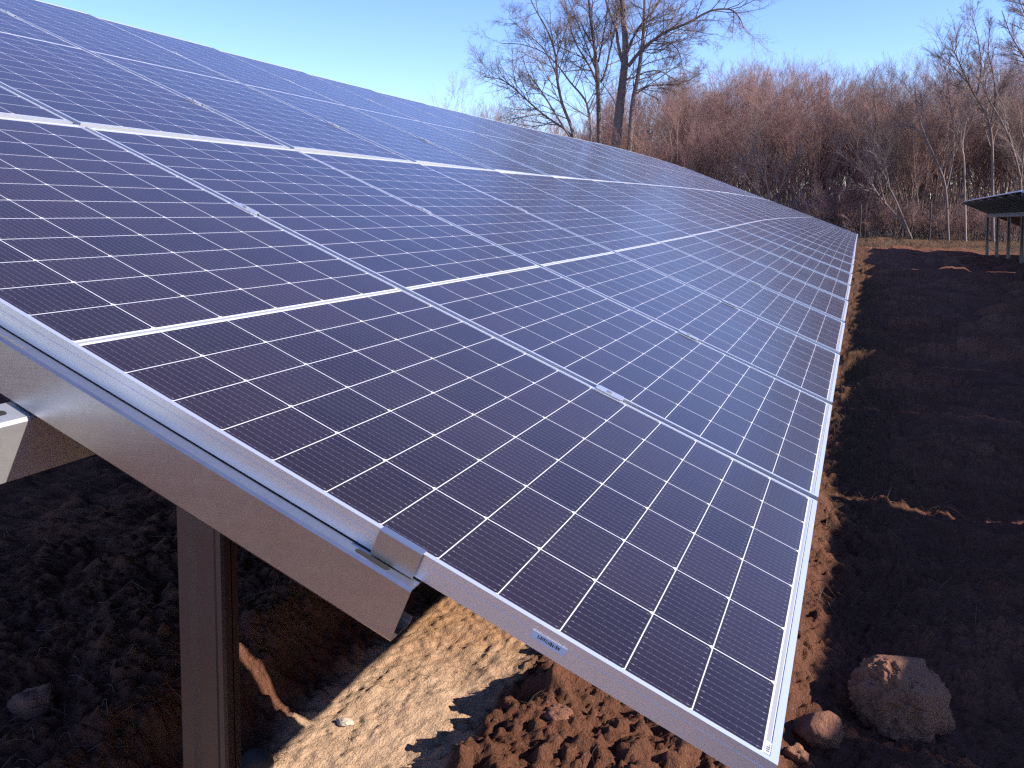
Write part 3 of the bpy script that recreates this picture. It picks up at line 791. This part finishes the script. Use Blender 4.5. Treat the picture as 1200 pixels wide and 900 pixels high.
px_tree('slender bare tree with forked dark trunk just left of the largest tree', [
    ([(703, 285), (702, 220), (702, 163), (701, 113), (699, 79), (696, 50), (692, 22), (688, -20), (684, -70)], 6.5, 1.5, True, 15),
    ([(704, 96), (710, 82), (714, 63), (719, 42), (723, 15), (726, -30)], 2.8, 1.0, False, 12),
    ([(699, 96), (692, 80), (685, 68), (673, 47), (665, 17), (658, -25)], 2.6, 0.9, False, 13),
    ([(701, 73), (706, 48), (710, 23), (715, -15)], 2.2, 0.9, False, 11),
    ([(699, 85), (690, 60), (678, 30), (664, -5)], 1.6, 0.7, False, 11),
], 53.0, 32)
px_tree('bare tree with several thin stems fanning out to the left above the table', [
    ([(674, 285), (674, 210), (672, 159), (659, 122), (653, 93), (651, 65), (642, 37), (625, 6), (612, -25)], 4.6, 1.0, True, 14),
    ([(673, 180), (668, 157), (639, 136), (617, 117), (597, 99), (583, 92), (571, 91)], 3.0, 0.7, False, 18),
    ([(671, 165), (659, 147), (642, 119), (631, 102), (619, 86), (612, 66)], 2.4, 0.6, False, 14),
    ([(676, 230), (692, 165), (689, 127), (682, 112), (668, 96), (653, 76), (636, 61), (611, 52), (588, 51)], 3.2, 0.7, False, 20),
    ([(653, 90), (640, 62), (630, 50), (604, 28), (596, 20)], 1.5, 0.5, False, 12),
    ([(651, 70), (660, 44), (668, 20), (676, -10)], 1.4, 0.5, False, 10),
], 51.0, 33)
RP = dict(TREEP, kids=[9, 10, 9], ang=(16, 46), up=0.06)
px_tree('tall forked bare tree with dark straight trunk left of the neighbouring table', [
    ([(1164, 290), (1163, 240), (1163, 200), (1162, 161), (1156, 135), (1143, 113), (1130, 87), (1119, 62)], 4.0, 1.0, True, 16),
    ([(1143, 118), (1148, 95), (1150, 77), (1146, 45), (1140, 22)], 2.0, 0.6, False, 12),
    ([(1160, 150), (1166, 118), (1164, 88), (1158, 60), (1160, 36)], 1.9, 0.6, False, 12),
    ([(1134, 97), (1118, 80), (1100, 66)], 1.2, 0.5, False, 8)], 55.0, 34, RP)
px_tree('dark bare tree leaning left above the neighbouring table', [
    ([(1198, 290), (1197, 240), (1195, 206), (1185, 168), (1172, 139), (1159, 118), (1150, 96)], 3.0, 0.8, True, 13),
    ([(1196, 215), (1200, 170), (1204, 130), (1210, 90)], 2.0, 0.7, False, 10)], 54.5, 35, RP)
px_tree('pale curved bare sapling to the left of the tall forked tree', [
    ([(1132, 290), (1131, 240), (1130, 193), (1128, 168), (1133, 139), (1142, 118), (1150, 98)], 2.4, 0.7, True, 10)], 53.5, 36, RP, BARK_PALE)
px_tree('bare tree leaning strongly left at the edge of the thicket', [
    ([(1070, 285), (1063, 268), (1046, 248), (1030, 229), (1020, 212), (1011, 193), (998, 171), (985, 150)], 2.6, 0.7, True, 10),
    ([(1068, 280), (1052, 240), (1040, 215), (1027, 181), (1022, 152), (1016, 128)], 2.2, 0.6, True, 10)], 53.5, 37, RP)
px_tree('bare tree with dark trunk bending left beside the pale curved sapling', [
    ([(1112, 288), (1111, 268), (1108, 219), (1098, 190), (1088, 168), (1080, 148), (1075, 129), (1072, 100)], 2.8, 0.8, True, 12),
    ([(1108, 225), (1116, 190), (1118, 150), (1112, 110), (1108, 80)], 1.8, 0.6, False, 10)], 54.0, 38, RP)
px_tree('bare tree outside the right edge with fine branches reaching into the top corner', [
    ([(1232, 290), (1230, 200), (1226, 120), (1218, 60), (1212, 0), (1206, -50)], 4.5, 1.5, True, 14),
    ([(1222, 92), (1208, 78), (1196, 60), (1184, 40), (1174, 12)], 2.2, 0.6, False, 16),
    ([(1216, 45), (1204, 22), (1192, -6), (1184, -40)], 1.8, 0.6, False, 14)], 53.0, 39, RP)
px_tree('small forked bare tree rising from the table edge in front of the thicket', [
    ([(905, 290), (902, 240), (898, 215), (888, 190), (882, 168), (876, 150)], 2.2, 0.6, True, 10),
    ([(903, 250), (912, 225), (925, 205), (934, 185), (940, 160)], 1.8, 0.5, False, 10),
    ([(903, 260), (895, 235), (880, 215), (868, 196)], 1.6, 0.5, False, 9)], 53.0, 40, RP)

# ------------------------------------------------------------------ fence posts
for (px, top, bot, lab) in ((1008, 240, 281, 'thin dark wooden fence post standing just right of the far table corner'), (1090, 237, 282, 'thin dark wooden fence post standing in front of the bending tree')):
    a = ray_at(px, bot, 1, 52.0); b = ray_at(px + 1, top, 1, 52.0)
    V, F = tube_batch([[(a[0] - 0.05, 52.0, GZ - 0.3), (0.5 * (a[0] + b[0]), 52.0, 0.4 * (b[2])), (b[0], 52.0, b[2])]], [[0.045, 0.042, 0.04]], 7)
    V = np.concatenate([V, [[b[0], 52.0, b[2] + 0.015]]]); k = len(V) - 1
    Ft = np.array([[14 + i, 14 + (i + 1) % 7, k] for i in range(7)])
    me = mesh_np('fence_post', V - np.array([a[0], 52.0, GZ]), [F, Ft], POSTW); o = mesh_obj('fence_post', me); o.location = (a[0], 52.0, GZ); tag(o, lab, 'post', 'fence posts along the thicket')

# ------------------------------------------------------------------ boulder, clods, stones
def lump(name, size, mat, seed, sub=5, rough=0.22, flat=1.0):
    bm = bmesh.new(); bmesh.ops.create_icosphere(bm, subdivisions=sub, radius=1.0)
    V = np.array([v.co[:] for v in bm.verts])
    n = np.zeros(len(V)); a = 1.0
    for k, fr in enumerate((1.3, 2.6, 5.5, 11, 22, 40)):
        n += a * (vnoise3(V[:, 0] * fr + 7 * seed, V[:, 1] * fr + 3.1 * seed, V[:, 2] * fr, seed + k) - 0.5); a *= 0.60
    V = V * (1 + rough * 2 * n)[:, None]
    # a few planar breaks
    gr = np.random.default_rng(seed)
    for _ in range(7):
        d = gr.normal(0, 1, 3); d /= np.linalg.norm(d); h = gr.uniform(0.72, 0.92)
        k = V @ d; V = V - np.outer(np.clip(k - h, 0, None) * 0.8, d)
    V = V * np.array(size)
    for v, c in zip(bm.verts, V): v.co = c
    me = bpy.data.meshes.new(name); bm.to_mesh(me); bm.free(); me.materials.append(mat)
    me.polygons.foreach_set('use_smooth', np.ones(len(me.polygons), dtype=bool)); return me
o = mesh_obj('boulder', lump('boulder', (0.125, 0.122, 0.118), ROCK, 3, 7, 0.27)); b0 = ray_at(1050, 868, 2, GZ)
o.location = (b0[0] + 0.012, b0[1] + 0.09, GZ + 0.072); tag(o, 'large rounded brown clay boulder on the dark soil, its top in the sun', 'boulder')
for (px, py, sx, lab, mt, sd) in ((934, 893, 0.030, 'small lit soil clod at the bottom beside the panel corner', ROCK, 5), (958, 868, 0.060, 'crumbly soil clod half in the sun left of the boulder', CLOD, 6),
                                  (300, 896, 0.045, 'smooth grey stone at the foot of the near post', CONC, 7), (655, 845, 0.040, 'reddish soil clod on the berm under the near frame', CLOD, 8),
                                  (40, 850, 0.055, 'brown clod lying in the shade at the bottom left', CLOD, 10)):
    zz_ = -0.63 if 560 < px < 800 else (-0.72 if px > 250 else -0.60)
    q = ray_at(px, py, 2, zz_); me = lump('soil_clod' if mt != CONC else 'stone', (sx, sx * 0.9, sx * 0.75), mt, sd, 4, 0.3 if mt != CONC else 0.05)
    o = mesh_obj(me.name.split('.')[0], me); o.location = (q[0], q[1], gz(q[0], q[1]) + sx * (0.35 if px != 655 else 0.0)); tag(o, lab, 'clod' if mt != CONC else 'stone')
for (px, py, sx) in ((404, 855, 0.016),):
    q = ray_at(px, py, 2, GZ); o = mesh_obj('stone', lump('stone', (sx * 1.6, sx, sx * 0.6), PALESTONE, 15, 4, 0.25)); o.location = (q[0], q[1], gz(q[0], q[1]) + 0.004); tag(o, 'small white stone lying on the sunlit sand', 'stone')

# ------------------------------------------------------------------ straw and grass
def strands(name, n, xr, yr, lr, rr, mat, seed, label, lift=(0.0, 0.03), keep=None, up=0.0, segs=4):
    gr = np.random.default_rng(seed)
    X = gr.uniform(*xr, n); Y = yr[0] + (yr[1] - yr[0]) * gr.random(n) ** 1.6
    if keep is not None:
        k = keep(X, Y, gr); X, Y = X[k], Y[k]; n = len(X)
    a = gr.uniform(0, 2 * np.pi, n); L = gr.uniform(*lr, n) * gr.uniform(0.4, 1, n); curl = gr.normal(0, 0.5, n)
    pts = np.zeros((n, segs, 3)); x, y = X.copy(), Y.copy(); t = np.linspace(0, 1, segs)
    el = np.clip(gr.normal(up, 0.25, n), 0, 1.4)
    for j in range(segs):
        pts[:, j, 0] = x; pts[:, j, 1] = y
        aa = a + curl * t[j]; st = L / (segs - 1) * np.cos(el * (1 if up else 1)); x = x + np.cos(aa) * st; y = y + np.sin(aa) * st
    z, _, _ = ground(pts[:, :, 0], pts[:, :, 1])
    if up:
        z0 = z[:, :1]; pts[:, :, 2] = z0 + (L * np.sin(el))[:, None] * (t - 0.25 * t * t)[None] - 0.003
    else:
        pts[:, :, 2] = np.maximum(z, z.mean(1, keepdims=True)) + gr.uniform(*lift, n)[:, None] * np.sin(np.pi * t)[None] + 0.001
    r = gr.uniform(*rr, n)[:, None] * np.linspace(1, 0.4, segs)[None]
    V, F = tube_batch(pts, r, 3)
    o = mesh_obj(name, mesh_np(name, V, F, mat, True)); tag(o, label, 'grass' if up else 'straw', kind='stuff'); return o
strands('straw_litter', 2200, (-4.5, -1.45), (0.3, 6.5), (0.05, 0.24), (0.0005, 0.0017), STALK, 1, 'thin dry straw and twigs littering the shaded ground under the table')
strands('straw_litter', 10000, (0.05, 4.2), (1.2, 12.0), (0.04, 0.20), (0.0004, 0.0013), STRAW, 2, 'thin dry straw lying on the dark soil right of the table')
strands('straw_litter', 260, (-1.35, -0.1), (0.5, 2.4), (0.03, 0.12), (0.0005, 0.0011), STRAW, 3, 'few dry stalks on the sandy trench and berm')
strands('dry_grass', 5000, (-0.12, 0.55), (2.2, 41), (0.04, 0.12), (0.0008, 0.0022), GRASS, 4, 'strip of short dry grass along the lower edge of the table', keep=lambda X, Y, gr: gr.random(len(X)) < np.clip(0.4 + Y * 0.05, 0, 1), up=0.75)
strands('dry_grass', 13000, (-14, 16), (40.5, 57), (0.10, 0.42), (0.004, 0.012), GRASS, 5, 'pale dry grass at the foot of the thicket', up=0.8)
